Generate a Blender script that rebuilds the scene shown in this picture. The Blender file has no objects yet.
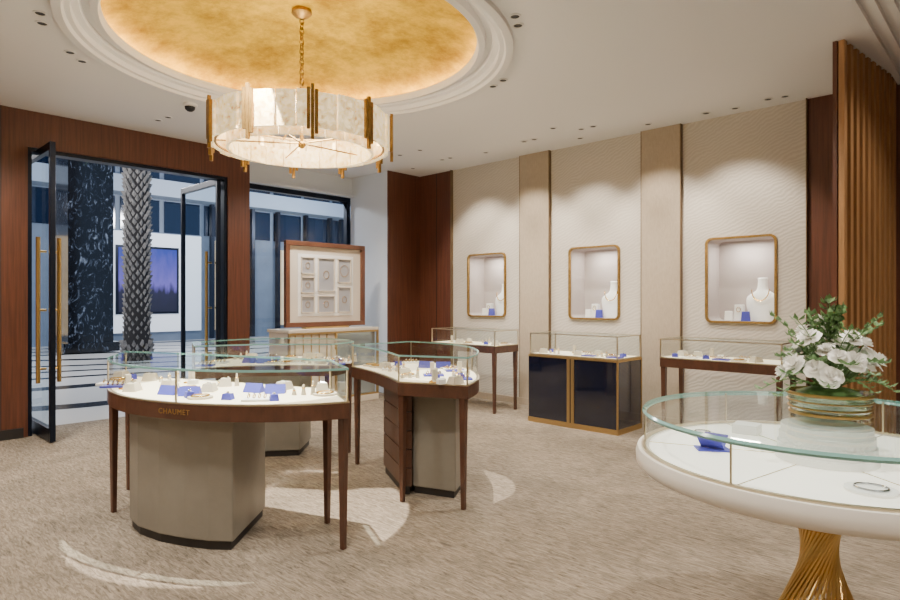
import bpy, math, random
from mathutils import Vector, Matrix
random.seed(7)
F=612.0; HC=1.4; H=3.34
ca,sa=0.7247,0.689
def W(X,d): return (ca*X-sa*d, sa*X+ca*d)
scene=bpy.context.scene
COL=scene.collection
# ---------------------------------------------------------------- materials
def srgb(r,g,b):
    f=lambda c:(c/255/12.92) if c/255<=0.04045 else ((c/255+0.055)/1.055)**2.4
    return (f(r),f(g),f(b),1)
def newmat(name):
    m=bpy.data.materials.new(name); m.use_nodes=True
    nt=m.node_tree; bs=nt.nodes['Principled BSDF']; return m,nt,bs
def mat(name,col,rough=0.5,metal=0,emit=None,estr=0,bump=0,bscale=50,var=0,vscale=4,mscale=(1,1,1),coat=0,spec=0.5,detail=4,rot=(0,0,0),noisemap=None):
    m,nt,bs=newmat(name); N=nt.nodes; L=nt.links
    bs.inputs['Base Color'].default_value=col; bs.inputs['Roughness'].default_value=rough
    bs.inputs['Metallic'].default_value=metal; bs.inputs['Coat Weight'].default_value=coat
    bs.inputs['Specular IOR Level'].default_value=spec
    if emit: bs.inputs['Emission Color'].default_value=emit; bs.inputs['Emission Strength'].default_value=estr
    if bump or var:
        tc=N.new('ShaderNodeTexCoord'); mp=N.new('ShaderNodeMapping'); mp.inputs['Scale'].default_value=mscale; mp.inputs['Rotation'].default_value=rot
        L.new(tc.outputs['Object'],mp.inputs['Vector'])
    if bump:
        n=N.new('ShaderNodeTexNoise'); n.inputs['Scale'].default_value=bscale; n.inputs['Detail'].default_value=detail
        L.new(mp.outputs[0],n.inputs['Vector']); b=N.new('ShaderNodeBump'); b.inputs['Strength'].default_value=bump; b.inputs['Distance'].default_value=0.02
        L.new(n.outputs[0],b.inputs['Height']); L.new(b.outputs[0],bs.inputs['Normal'])
    if var:
        n=N.new('ShaderNodeTexNoise'); n.inputs['Scale'].default_value=vscale; n.inputs['Detail'].default_value=6; n.inputs['Roughness'].default_value=0.65
        L.new(mp.outputs[0],n.inputs['Vector']); r=N.new('ShaderNodeValToRGB')
        r.color_ramp.elements[0].position=0.3; r.color_ramp.elements[1].position=0.7
        r.color_ramp.elements[0].color=(col[0]*(1-var),col[1]*(1-var),col[2]*(1-var),1)
        r.color_ramp.elements[1].color=(min(1,col[0]*(1+var)),min(1,col[1]*(1+var)),min(1,col[2]*(1+var)),1)
        L.new(n.outputs[0],r.inputs[0]); L.new(r.outputs[0],bs.inputs['Base Color'])
    return m
def glassmat(name,tint=(0.96,0.99,0.98,1),base=0.04,k=0.45,p=4):
    m=bpy.data.materials.new(name); m.use_nodes=True; nt=m.node_tree; N=nt.nodes; L=nt.links
    N.remove(N['Principled BSDF']); out=N['Material Output']
    t=N.new('ShaderNodeBsdfTransparent'); t.inputs[0].default_value=tint
    g=N.new('ShaderNodeBsdfGlossy'); g.inputs['Roughness'].default_value=0.02
    lw=N.new('ShaderNodeLayerWeight'); lw.inputs[0].default_value=0.5
    pw=N.new('ShaderNodeMath'); pw.operation='POWER'; pw.inputs[1].default_value=p
    mu=N.new('ShaderNodeMath'); mu.operation='MULTIPLY_ADD'; mu.inputs[1].default_value=k; mu.inputs[2].default_value=base
    mx=N.new('ShaderNodeMixShader')
    L.new(lw.outputs['Facing'],pw.inputs[0]); L.new(pw.outputs[0],mu.inputs[0]); L.new(mu.outputs[0],mx.inputs[0])
    L.new(t.outputs[0],mx.inputs[1]); L.new(g.outputs[0],mx.inputs[2]); L.new(mx.outputs[0],out.inputs[0])
    return m
M_wood=mat('walnut_panel',srgb(94,54,37),0.42,var=0.35,vscale=5,mscale=(9,9,0.35),bump=0.05,bscale=20)
M_woodt=mat('walnut_table',srgb(84,53,38),0.35,var=0.25,vscale=8,mscale=(3,3,1.2),coat=0.2)
M_slat=mat('slat_wood',srgb(172,128,84),0.4,var=0.2,vscale=5,mscale=(7,7,0.4))
M_brass=mat('brass',srgb(212,178,112),0.28,1)
M_brassd=mat('brushed_brass',srgb(196,166,114),0.4,1,bump=0.1,bscale=60)
M_bar=mat('antique_gold_bar',srgb(158,126,70),0.45,0.8,var=.3,vscale=20)
M_pale=mat('champagne_metal',srgb(205,192,165),0.35,1)
M_ceil=mat('white_ceiling',srgb(230,227,227),0.8)
M_white=mat('white_wall',srgb(218,222,228),0.7)
M_beige=mat('pilaster_fabric',srgb(174,158,137),0.85,bump=0.25,bscale=120,mscale=(1,1,0.25),var=0.08,vscale=60)
M_bed=mat('display_bed',srgb(240,228,204),0.6,emit=srgb(255,230,184),estr=0.85)  # emission in the bed stands in for LED strips inside the cases
M_bedw=mat('display_bed_white',srgb(243,240,232),0.6,emit=srgb(255,242,220),estr=0.7)  # built-in glow replaces case lighting in the round table
M_leather=mat('pedestal_leather',srgb(138,132,120),0.42,0.2,var=0.1,vscale=3,bump=0.08,bscale=150)
M_black=mat('dark_plinth',srgb(40,36,34),0.5)
M_navy=mat('navy_lacquer',srgb(16,21,42),0.1,coat=0.8,var=0.3,vscale=6)
M_frame=mat('dark_metal_frame',srgb(22,30,46),0.35,0.6)
M_blue=mat('blue_box',srgb(72,74,178),0.45)
M_pad=mat('white_pad',srgb(245,243,240),0.6)
M_block=mat('taupe_pad',srgb(205,194,176),0.6)
M_gold=mat('gold_jewel',srgb(225,180,90),0.2,1)
M_silver=mat('silver_jewel',srgb(220,222,230),0.15,1)
M_glass=glassmat('clear_glass')
M_glasst=glassmat('glass_top',(0.88,0.96,0.95,1),0.05,0.5,3.5)
M_gedge=mat('glass_edge',srgb(130,180,174),0.15,0.0,spec=0.8)
M_door=glassmat('door_glass',(0.86,0.93,0.97,1),0.04,0.4,4)
M_niche=mat('niche_lining',srgb(182,170,166),0.8)
M_dark=mat('downlight_dark',srgb(28,26,26),0.5)
M_leaf=mat('leaf_green',srgb(92,124,72),0.5,var=0.4,vscale=30)
M_petal=mat('white_petal',srgb(252,250,244),0.6,spec=0.3)
M_pwhite=mat('porcelain',srgb(244,243,240),0.3)
M_cream=mat('cream_lacquer',srgb(226,214,196),0.35)
def plaster():
    m,nt,bs=newmat('raked_plaster'); N=nt.nodes; L=nt.links
    tc=N.new('ShaderNodeTexCoord'); mp=N.new('ShaderNodeMapping'); mp.inputs['Rotation'].default_value=(0,math.radians(24),0)
    L.new(tc.outputs['Object'],mp.inputs[0]); n=N.new('ShaderNodeTexWave'); n.bands_direction='Z'; n.inputs['Scale'].default_value=9; n.inputs['Distortion'].default_value=14; n.inputs['Detail'].default_value=3.0; n.inputs['Detail Scale'].default_value=0.4; n.inputs['Detail Roughness'].default_value=0.6
    L.new(mp.outputs[0],n.inputs[0]); b=N.new('ShaderNodeBump'); b.inputs['Strength'].default_value=0.10; b.inputs['Distance'].default_value=0.02
    L.new(n.outputs['Fac'],b.inputs['Height']); L.new(b.outputs[0],bs.inputs['Normal'])
    r=N.new('ShaderNodeValToRGB'); r.color_ramp.elements[0].color=srgb(194,184,171); r.color_ramp.elements[1].color=srgb(206,197,184)
    L.new(n.outputs['Fac'],r.inputs[0]); L.new(r.outputs[0],bs.inputs['Base Color']); bs.inputs['Roughness'].default_value=0.65
    return m
M_plaster=plaster()
def carpet():
    m,nt,bs=newmat('carpet'); N=nt.nodes; L=nt.links
    tc=N.new('ShaderNodeTexCoord'); mp=N.new('ShaderNodeMapping'); mp.inputs['Rotation'].default_value=(0,0,math.radians(-28)); mp.inputs['Scale'].default_value=(2.2,13,1)
    L.new(tc.outputs['Object'],mp.inputs[0])
    n=N.new('ShaderNodeTexNoise'); n.inputs['Scale'].default_value=5; n.inputs['Detail'].default_value=7; n.inputs['Roughness'].default_value=0.75; n.inputs['Distortion'].default_value=1.0
    L.new(mp.outputs[0],n.inputs[0])
    r=N.new('ShaderNodeValToRGB'); r.color_ramp.elements[0].color=srgb(94,84,71); r.color_ramp.elements[1].color=srgb(162,149,132)
    r.color_ramp.elements[0].position=0.34; r.color_ramp.elements[1].position=0.64
    L.new(n.outputs[0],r.inputs[0])
    n3=N.new('ShaderNodeTexNoise'); n3.inputs['Scale'].default_value=1.5; n3.inputs['Detail'].default_value=3; n3.inputs['Distortion'].default_value=1.5; L.new(tc.outputs['Object'],n3.inputs[0])
    hs=N.new('ShaderNodeHueSaturation'); mr=N.new('ShaderNodeMapRange'); mr.inputs[1].default_value=.3; mr.inputs[2].default_value=.7; mr.inputs[3].default_value=.82; mr.inputs[4].default_value=1.12
    L.new(n3.outputs[0],mr.inputs[0]); L.new(mr.outputs[0],hs.inputs['Value']); L.new(r.outputs[0],hs.inputs['Color']); L.new(hs.outputs[0],bs.inputs['Base Color'])
    n2=N.new('ShaderNodeTexNoise'); n2.inputs['Scale'].default_value=220; L.new(tc.outputs['Object'],n2.inputs[0])
    ad=N.new('ShaderNodeMath'); ad.operation='MULTIPLY_ADD'; ad.inputs[1].default_value=0.4; L.new(n2.outputs[0],ad.inputs[0]); L.new(n.outputs[0],ad.inputs[2])
    b=N.new('ShaderNodeBump'); b.inputs['Strength'].default_value=0.5; b.inputs['Distance'].default_value=0.015; L.new(ad.outputs[0],b.inputs['Height']); L.new(b.outputs[0],bs.inputs['Normal'])
    bs.inputs['Roughness'].default_value=0.95; bs.inputs['Specular IOR Level'].default_value=0.1
    return m
M_carpet=carpet()
def goldleaf():
    m,nt,bs=newmat('gold_leaf'); N=nt.nodes; L=nt.links
    tc=N.new('ShaderNodeTexCoord'); n=N.new('ShaderNodeTexNoise'); n.inputs['Scale'].default_value=2.6; n.inputs['Detail'].default_value=10; n.inputs['Roughness'].default_value=0.74
    L.new(tc.outputs['Object'],n.inputs[0]); r=N.new('ShaderNodeValToRGB')
    r.color_ramp.elements[0].color=srgb(158,122,14); r.color_ramp.elements[1].color=srgb(236,200,62)
    r.color_ramp.elements[0].position=0.36; r.color_ramp.elements[1].position=0.64
    L.new(n.outputs[0],r.inputs[0]); L.new(r.outputs[0],bs.inputs['Base Color']); bs.inputs['Metallic'].default_value=0.3; bs.inputs['Roughness'].default_value=0.5
    bs.inputs['Specular Tint'].default_value=srgb(240,205,90)
    return m
M_leafgold=goldleaf()
def crystal():
    m,nt,bs=newmat('alabaster_crystal'); N=nt.nodes; L=nt.links
    tc=N.new('ShaderNodeTexCoord'); n=N.new('ShaderNodeTexNoise'); n.inputs['Scale'].default_value=24; n.inputs['Detail'].default_value=8; n.inputs['Roughness'].default_value=.7; n.inputs['Distortion'].default_value=.6
    L.new(tc.outputs['Object'],n.inputs[0])
    r=N.new('ShaderNodeValToRGB'); r.color_ramp.elements[0].color=srgb(176,140,84); r.color_ramp.elements[1].color=srgb(255,234,184)
    r.color_ramp.elements[0].position=0.34; r.color_ramp.elements[1].position=0.60
    L.new(n.outputs[0],r.inputs[0]); L.new(r.outputs[0],bs.inputs['Base Color']); L.new(r.outputs[0],bs.inputs['Emission Color'])
    bs.inputs['Emission Strength'].default_value=1.25; bs.inputs['Roughness'].default_value=0.3
    b=N.new('ShaderNodeBump'); b.inputs['Strength'].default_value=0.6; L.new(n.outputs[0],b.inputs['Height']); L.new(b.outputs[0],bs.inputs['Normal'])
    return m
M_crys=crystal()
# ---------------------------------------------------------------- mesh accumulator
class A:
    def __init__(s): s.v=[]; s.f=[]
    def add(s,vs,fs):
        o=len(s.v); s.v+= [tuple(p) for p in vs]; s.f+=[tuple(o+i for i in f) for f in fs]; return s
    def box(s,x0,x1,y0,y1,z0,z1):
        return s.add([(x0,y0,z0),(x1,y0,z0),(x1,y1,z0),(x0,y1,z0),(x0,y0,z1),(x1,y0,z1),(x1,y1,z1),(x0,y1,z1)],
          [(0,3,2,1),(4,5,6,7),(0,1,5,4),(1,2,6,5),(2,3,7,6),(3,0,4,7)])
    def rbox(s,cx,cy,z0,sx,sy,sz,rot=0,tx=1.0):
        c,n=math.cos(rot),math.sin(rot); vs=[]
        for z,k in ((z0,1),(z0+sz,tx)):
            for a,b in ((-1,-1),(1,-1),(1,1),(-1,1)):
                x,y=a*sx/2*k,b*sy/2*k; vs.append((cx+x*c-y*n,cy+x*n+y*c,z))
        return s.add(vs,[(0,3,2,1),(4,5,6,7),(0,1,5,4),(1,2,6,5),(2,3,7,6),(3,0,4,7)])
    def prism(s,o,z0,z1):
        n=len(o); vs=[(x,y,z0) for x,y in o]+[(x,y,z1) for x,y in o]
        return s.add(vs,[tuple(range(n-1,-1,-1)),tuple(range(n,2*n))]+[(i,(i+1)%n,n+(i+1)%n,n+i) for i in range(n)])
    def strip(s,o,z0,z1):
        n=len(o); vs=[(x,y,z0) for x,y in o]+[(x,y,z1) for x,y in o]
        return s.add(vs,[(i,(i+1)%n,n+(i+1)%n,n+i) for i in range(n)])
    def ringprism(s,o,i_,z0,z1):
        n=len(o); vs=[(x,y,z0) for x,y in o]+[(x,y,z1) for x,y in o]+[(x,y,z0) for x,y in i_]+[(x,y,z1) for x,y in i_]
        fs=[]
        for k in range(n):
            j=(k+1)%n; fs+=[(k,j,n+j,n+k),(2*n+j,2*n+k,3*n+k,3*n+j),(n+k,n+j,3*n+j,3*n+k),(j,k,2*n+k,2*n+j)]
        return s.add(vs,fs)
    def face(s,o,z): return s.add([(x,y,z) for x,y in o],[tuple(range(len(o)))])
    def lathe(s,prof,cx,cy,n=64,cap=False,a0=0,a1=2*math.pi):
        full=abs(a1-a0-2*math.pi)<1e-6; m=n if full else n+1; vs=[]
        for r,z in prof:
            for i in range(m):
                a=a0+(a1-a0)*i/n; vs.append((cx+r*math.cos(a),cy+r*math.sin(a),z))
        fs=[]
        for k in range(len(prof)-1):
            for i in range(n):
                j=(i+1)%m; fs.append((k*m+i,k*m+j,(k+1)*m+j,(k+1)*m+i))
        if cap: fs+= [tuple(range(m-1,-1,-1)),tuple((len(prof)-1)*m+i for i in range(m))]
        return s.add(vs,fs)
    def tube(s,pts,r,n=8,closed=False):
        P=[Vector(p) for p in pts]; m=len(P); vs=[]
        for k in range(m):
            a=P[(k-1)%m] if (closed or k>0) else P[k]; b=P[(k+1)%m] if (closed or k<m-1) else P[k]
            t=(b-a).normalized(); u=t.cross(Vector((0,0,1)))
            if u.length<1e-3: u=Vector((1,0,0))
            u.normalize(); w=t.cross(u).normalized(); rr=r[k] if isinstance(r,(list,tuple)) else r
            for i in range(n):
                q=P[k]+u*math.cos(2*math.pi*i/n)*rr+w*math.sin(2*math.pi*i/n)*rr; vs.append(tuple(q))
        fs=[]
        for k in range(m if closed else m-1):
            kk=(k+1)%m
            for i in range(n): j=(i+1)%n; fs.append((k*n+i,k*n+j,kk*n+j,kk*n+i))
        if not closed: fs+=[tuple(range(n-1,-1,-1)),tuple((m-1)*n+i for i in range(n))]
        return s.add(vs,fs)
    def ell(s,c,rx,ry,rz,n=16,m=10):
        vs=[];fs=[]
        for k in range(m+1):
            p=math.pi*k/m
            for i in range(n):
                a=2*math.pi*i/n; vs.append((c[0]+rx*math.sin(p)*math.cos(a),c[1]+ry*math.sin(p)*math.sin(a),c[2]-rz*math.cos(p)))
        for k in range(m):
            for i in range(n): j=(i+1)%n; fs.append((k*n+i,k*n+j,(k+1)*n+j,(k+1)*n+i))
        return s.add(vs,fs)
    def build(s,name,mt,parent=None,smooth=False,bevel=0,ang=0.6):
        me=bpy.data.meshes.new(name); me.from_pydata(s.v,[],s.f); me.update()
        if not s.f: return None
        ob=bpy.data.objects.new(name,me); COL.objects.link(ob); me.materials.append(mt)
        if smooth:
            for p in me.polygons: p.use_smooth=True
            try: me.set_sharp_from_angle(angle=ang)
            except Exception: pass
        if bevel:
            b=ob.modifiers.new('bev','BEVEL'); b.width=bevel; b.segments=2; b.limit_method='ANGLE'
        if parent is not None:
            ob.parent=parent; ob.matrix_parent_inverse=Matrix.Translation(-parent.location)
        return ob
def empty(name,x,y,z=0):
    e=bpy.data.objects.new(name,None); e.location=(x,y,z); e.empty_display_size=0.2; COL.objects.link(e); return e
def cr(pts,k=6):
    out=[]; n=len(pts)
    for i in range(n-1):
        p0=pts[max(i-1,0)];p1=pts[i];p2=pts[i+1];p3=pts[min(i+2,n-1)]
        for j in range(k):
            t=j/k
            out.append(tuple(0.5*((2*p1[c])+(-p0[c]+p2[c])*t+(2*p0[c]-5*p1[c]+4*p2[c]-p3[c])*t*t+(-p0[c]+3*p1[c]-3*p2[c]+p3[c])*t**3) for c in range(len(p1))))
    out.append(tuple(pts[-1])); return out
def inset(o,d):
    n=len(o); ar=sum(o[i][0]*o[(i+1)%n][1]-o[(i+1)%n][0]*o[i][1] for i in range(n)); sg=1 if ar>0 else -1; r=[]
    for i in range(n):
        a=Vector(o[i-1]);b=Vector(o[i]);c=Vector(o[(i+1)%n])
        e1=(b-a).normalized(); e2=(c-b).normalized(); n1=Vector((-e1.y,e1.x))*sg; n2=Vector((-e2.y,e2.x))*sg
        k=1+n1.dot(n2); k=max(k,0.3); r.append(tuple(b+(n1+n2)*d/k))
    return r
def rrect(x0,x1,z0,z1,r,k=5):
    o=[]
    for cx,cz,a in ((x1-r,z1-r,0),(x0+r,z1-r,90),(x0+r,z0+r,180),(x1-r,z0+r,270)):
        for i in range(k+1):
            t=math.radians(a+90*i/k); o.append((cx+r*math.cos(t),cz+r*math.sin(t)))
    return o
def rect_hole(x0,x1,y0,y1,hole,c,inset_n=0):
    cor=[(x1,y1),(x0,y1),(x0,y0),(x1,y0)]
    ang=lambda p: math.atan2(p[1]-c[1],p[0]-c[0])%(2*math.pi)
    hs=sorted(hole,key=ang)
    def onrect(a):
        dx,dy=math.cos(a),math.sin(a); t=1e9
        if dx>1e-9: t=min(t,(x1-c[0])/dx)
        if dx<-1e-9: t=min(t,(x0-c[0])/dx)
        if dy>1e-9: t=min(t,(y1-c[1])/dy)
        if dy<-1e-9: t=min(t,(y0-c[1])/dy)
        return (c[0]+dx*t,c[1]+dy*t)
    n=len(hs); faces=[]; V=[]
    for i in range(n):
        p=hs[i];q=hs[(i+1)%n]; a=ang(p);b=ang(q)
        if b<=a: b+=2*math.pi
        mids=[]
        for k in cor:
            t=ang(k)
            if t<a: t+=2*math.pi
            if a<t<b: mids.append((t,k))
        mids.sort(); poly=[p,onrect(a)]+[k for t,k in mids]+[onrect(b),q]
        o=len(V); V+=poly; faces.append(tuple(range(o,o+len(poly))))
    return V,faces

# ================================================================ ROOM SHELL
A().box(-7.9,3.5,-2.5,7.1,-0.12,0).build('floor',M_carpet)
DC=W(-1.165,4.81)
circ=[(DC[0]+1.56*math.cos(2*math.pi*i/96),DC[1]+1.56*math.sin(2*math.pi*i/96)) for i in range(96)]
V,Fc=rect_hole(-7.9,3.5,-2.5,7.1,circ,DC)
ce=A(); ce.add([(x,y,H) for x,y in V],[tuple(reversed(f)) for f in Fc])
ceiling=ce.build('ceiling',M_ceil)
dome=empty('ceiling_dome',DC[0],DC[1],H)
A().lathe([(1.66,H-0.001),(1.655,H-0.03),(1.60,H-0.035),(1.585,H-0.012),(1.55,H-0.012),(1.545,H+0.03),(1.50,H+0.035),(1.49,H+0.065),(1.445,H+0.07),(1.435,H+0.03),(1.39,H+0.02),(1.375,H+0.05),(1.375,H+0.08),(1.39,H+0.08),(1.40,H+0.07),(1.50,H+0.07)],DC[0],DC[1],96).build('moulding',M_ceil,dome,True,ang=0.5)
prof=[]
R=1.50; hd=0.27
for i in range(17):
    t=i/16*math.pi/2; prof.append((max(0.001,R*math.cos(t)),H+0.07+hd*math.sin(t)))
A().lathe(prof,DC[0],DC[1],96).build('gold_leaf_vault',M_leafgold,dome,True,ang=1.5)
M_led=mat('warm_led',srgb(255,225,160),0.5,emit=srgb(255,222,145),estr=13)
A().lathe([(1.42,H+0.075),(1.42,H+0.085),(1.46,H+0.085),(1.46,H+0.075)],DC[0],DC[1],96).build('cove_led_strip',M_led,dome)
# left wall (door wall)
wl=empty('wall_left',-7.44,2.5)
XL=-7.44
A().box(-7.62,XL,-2.5,1.56,0,H).box(-7.62,XL,3.71,4.01,0,H).box(-7.62,XL,1.56,3.71,2.97,H).build('walnut_cladding',M_wood,wl)
a=A()
for y in (-1.2,0.2,1.33): a.box(XL,XL+0.004,y,y+0.008,0.1,H)
a.build('panel_joint',M_black,wl)
A().box(-7.9,-7.62,4.01-0.15,4.01,0,H).box(-8.0,-7.87,4.01,6.0,3.03,H).box(-8.0,-7.87,4.01,6.0,0,0.18).build('window_bulkhead',M_white,wl)
A().box(-7.87,-7.80,4.02,6.0,3.03,3.07).build('bulkhead_grille',M_white,wl)
A().box(-7.9,-7.004,6.0,7.1,0,H).build('column_plaster',M_white,wl)
A().box(-7.004,-6.985,6.0,6.68,0,H).build('column_cladding',M_wood,wl)
A().box(XL,XL+0.02,-2.5,1.52,0,0.10).build('baseboard_left',M_black)
# back (niche) wall
wb=empty('wall_back',-3.5,6.8)
YN=6.67
A().box(-7.0,3.5,7.05,7.15,0,H).build('structure',M_white,wb)
A().box(-7.0,-6.28,YN-0.01,7.05,0,H).box(-1.57,3.5,YN-0.01,7.05,0,H).build('walnut_cladding',M_wood,wb)
A().box(-6.62,-6.61,YN-0.014,YN,0,H).build('panel_joint',M_black,wb)
a=A()
for x0,x1 in ((-5.0,-4.53),(-3.26,-2.80)): a.box(x0,x1,YN-0.05,7.05,0,H)
a.build('pilaster',M_beige,wb)
a=A()
for x in (-5.0,-4.53,-3.26,-2.80,-6.28,-1.57): a.box(x-0.004,x+0.004,YN-0.054,YN+0.02,0,H)
a.build('bronze_reveal',mat('bronze_reveal',srgb(120,100,76),.5,.4),wb)
NZ0,NZ1=1.18,2.04
pl=A(); nl=A(); fr=A(); gl=A(); nb=A()
for (x0,x1,cx) in ((-6.28,-5.0,-5.62),(-4.53,-3.26,-3.9),(-2.8,-1.57,-2.19)):
    nx0,nx1=cx-0.33,cx+0.33
    hole=rrect(nx0,nx1,NZ0,NZ1,0.05)
    V,Fc=rect_hole(x0,x1,0,H,hole,(cx,1.6)); pl.add([(x,YN,z) for x,z in V],Fc)
    n=len(hole)
    nl.add([(x,YN,z) for x,z in hole]+[(x,7.0,z) for x,z in hole],[(i,(i+1)%n,n+(i+1)%n,n+i) for i in range(n)]+[tuple(range(n,2*n))])
    o=rrect(nx0-0.022,nx1+0.022,NZ0-0.022,NZ1+0.022,0.065); y0,y1=YN-0.03,YN+0.01
    vs=[(x,y0,z) for x,z in o]+[(x,y1,z) for x,z in o]+[(x,y0,z) for x,z in hole]+[(x,y1,z) for x,z in hole]; fs=[]
    for k in range(n):
        j=(k+1)%n; fs+=[(k,j,n+j,n+k),(2*n+j,2*n+k,3*n+k,3*n+j),(k,2*n+k,2*n+j,j)]
    fr.add(vs,fs)
    gl.add([(x,YN-0.005,z) for x,z in hole],[tuple(range(n))])
pl.build('raked_plaster_panel',M_plaster,wb); nl.build('niche_lining',M_niche,wb,True); fr.build('niche_brass_frame',M_bar,wb,True)
gl.build('niche_glass',M_glass,wb)
A().box(-7.0,-1.3,YN-0.065,YN-0.045,0,0.09).build('baseboard_back',M_beige)
A().box(3.5,3.6,-2.5,7.1,0,H).build('wall_right',M_beige)
A().box(-7.6,3.5,-2.6,-2.5,0,H).build('wall_front',M_beige)
A().box(-8.0,3.6,-2.6,7.15,4.0,4.1).box(-8.0,-7.9,-2.6,7.15,H,4.0).box(3.5,3.6,-2.6,7.15,H,4.0).box(-8,3.6,-2.6,-2.5,H,4).box(-8,3.6,7.1,7.2,H,4).build('roof_slab',M_white)
# slat screen (slats on the room side, +x)
sc=empty('slatted_screen',-0.98,6.0)
p0=Vector((-1.06,5.31)); p1=Vector((-0.90,6.62)); dirv=(p1-p0); Ls=dirv.length; dirv.normalize(); nor=Vector((dirv.y,-dirv.x)); rot=math.atan2(dirv.y,dirv.x)
a=A()
ns=10
for i in range(ns):
    c=p0+dirv*(Ls*(i+0.3)/ns)+nor*0.03; a.rbox(c.x,c.y,0,0.06,0.04,H-0.002,rot)
a.build('slats',M_slat,sc)
c=p0+dirv*Ls/2-nor*0.01; A().rbox(c.x,c.y,0,Ls,0.03,H-0.002,rot).build('backing',M_wood,sc)
a=A()
for i in range(22):
    x=-0.86+i*0.09; a.box(x,x+0.045,3.9,6.66,H-0.035,H-0.001)
a.build('slat_shadow_ribs_1',M_ceil)  # ceiling ribs modelled to stand in for striped slat shadows
# ---------------------------------------------------------------- doors
def leaf(name,x0,x1,y,hx):
    e=empty(name,(x0+x1)/2,y); t=0.025
    A().box(x0,x0+0.05,y-t,y+t,0.012,2.95).box(x1-0.05,x1,y-t,y+t,0.012,2.95).box(x0+0.05,x1-0.05,y-t,y+t,0.012,0.14).box(x0+0.05,x1-0.05,y-t,y+t,2.87,2.95).build('leaf_frame',M_frame,e,bevel=0.004)
    A().add([(x0+0.05,y,0.1),(x1-0.05,y,0.1),(x1-0.05,y,2.9),(x0+0.05,y,2.9)],[(0,1,2,3)]).build('leaf_glass',M_door,e)
    h=A()
    for s in (-1,1):
        yy=y+s*0.09; h.tube([(hx,yy,0.58),(hx,yy,2.02)],0.02,12)
        for z in (0.72,1.3,1.88): h.tube([(hx,y+s*0.02,z),(hx,yy,z)],0.012,8)
    h.build('pull_handle',M_brass,e,True)
leaf('door_1',-8.02,-6.93,1.66,-7.08)
leaf('door_2',-8.60,-7.50,3.62,-7.66)
df=empty('door_frame',-7.5,2.6)
A().box(-7.60,-7.46,1.56,1.60,0,2.97).box(-7.60,-7.46,3.67,3.71,0,2.97).box(-7.60,-7.46,1.60,3.67,2.93,2.97).build('jamb',M_frame,df)
w=empty('window_1',-7.95,5.0)
A().box(-7.99,-7.91,4.0,4.05,0.18,3.03).box(-7.99,-7.91,5.93,6.0,0.18,3.03).box(-7.99,-7.91,4.05,5.93,2.96,3.03).box(-7.99,-7.91,4.05,5.93,0.18,0.25).build('sash',M_frame,w)
a=A()
a.add([(-7.93,5.93,2.96)]+[(-7.93,5.93-0.16+0.16*math.cos(t*math.pi/16),2.96-0.16+0.16*math.sin(t*math.pi/16)) for t in range(9)],[(0,k,k+1) for k in range(1,9)])
a.build('corner_gusset',M_frame,w)
A().add([(-7.95,4.03,0.2),(-7.95,5.95,0.2),(-7.95,5.95,3.0),(-7.95,4.03,3.0)],[(0,1,2,3)]).build('window_pane',M_door,w)
# ---------------------------------------------------------------- exterior
def pave():
    m,nt,bs=newmat('patterned_paving'); N=nt.nodes; L=nt.links
    tc=N.new('ShaderNodeTexCoord'); mp=N.new('ShaderNodeMapping'); mp.inputs['Rotation'].default_value=(0,0,0.35)
    L.new(tc.outputs['Object'],mp.inputs[0]); w=N.new('ShaderNodeTexWave'); w.wave_profile='TRI'; w.inputs['Scale'].default_value=0.22; w.inputs['Distortion'].default_value=7.0; w.inputs['Detail'].default_value=0; w.inputs['Detail Scale'].default_value=0.9
    L.new(mp.outputs[0],w.inputs[0]); r=N.new('ShaderNodeValToRGB'); r.color_ramp.interpolation='CONSTANT'
    r.color_ramp.elements[0].color=srgb(34,38,46); r.color_ramp.elements[1].color=srgb(222,220,216); r.color_ramp.elements[1].position=0.22
    L.new(w.outputs['Fac'],r.inputs[0]); L.new(r.outputs[0],bs.inputs['Base Color']); bs.inputs['Roughness'].default_value=0.22
    return m
A().box(-24,-7.91,-8,30,-0.12,-0.03).build('pavement',pave())
M_fac=mat('facade_stone',srgb(112,126,146),0.6,var=0.15,vscale=1)
M_facd=mat('facade_glass',srgb(20,36,60),0.1,0.2,spec=0.8)
fa=empty('building_facade',-22.5,11)
A().box(-23,-22,-8,30,-0.03,14).build('facade_wall',M_fac,fa)
a=A(); b=A(); c_=A()
for z in (4.9,8.2,11.4): a.box(-22,-21.2,-8,30,z,z+0.55)
for i in range(26):
    y=-7+i*1.42
    for z in (5.6,8.9): b.box(-22.0,-21.95,y,y+1.25,z,z+2.3)
    b.box(-22.0,-21.96,y,y+1.25,3.75,4.85)
    if i%3==1: c_.box(-21.95,-21.93,y+.1,y+.5,5.7,7.2)
a.build('ledge',mat('ledge_concrete',srgb(160,174,192),0.6),fa); b.build('window_bays',M_facd,fa)
M_ext=mat('lit_white_panel',srgb(225,232,240),0.5,emit=srgb(225,232,245),estr=0.6)  # glow added to the hoarding to brighten the exterior
A().box(-22.0,-21.9,6.5,9.9,0.3,3.7).build('white_hoarding',M_ext,fa)
M_warm=mat('shop_window',srgb(150,140,120),0.5,emit=srgb(255,224,180),estr=0.9,var=0.7,vscale=1.5)
c_.build('lit_windows',M_warm,fa)
a=A(); a.box(-22,-21.9,10.4,11.6,0.3,3.6); a.box(-22,-21.9,13.2,15.2,0.4,3.4); a.box(-22,-21.9,16.2,19,0.4,3.4); a.box(-22,-21.9,1.5,4.2,0.3,3.4); a.build('shopfront',M_warm,fa)
a=A()
for y in (10.2,11.8,12.9,14.2,15.4,16,17.5,19.2): a.box(-21.9,-21.7,y,y+0.12,0,4.9)
a.build('mullion',M_frame,fa)
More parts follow.
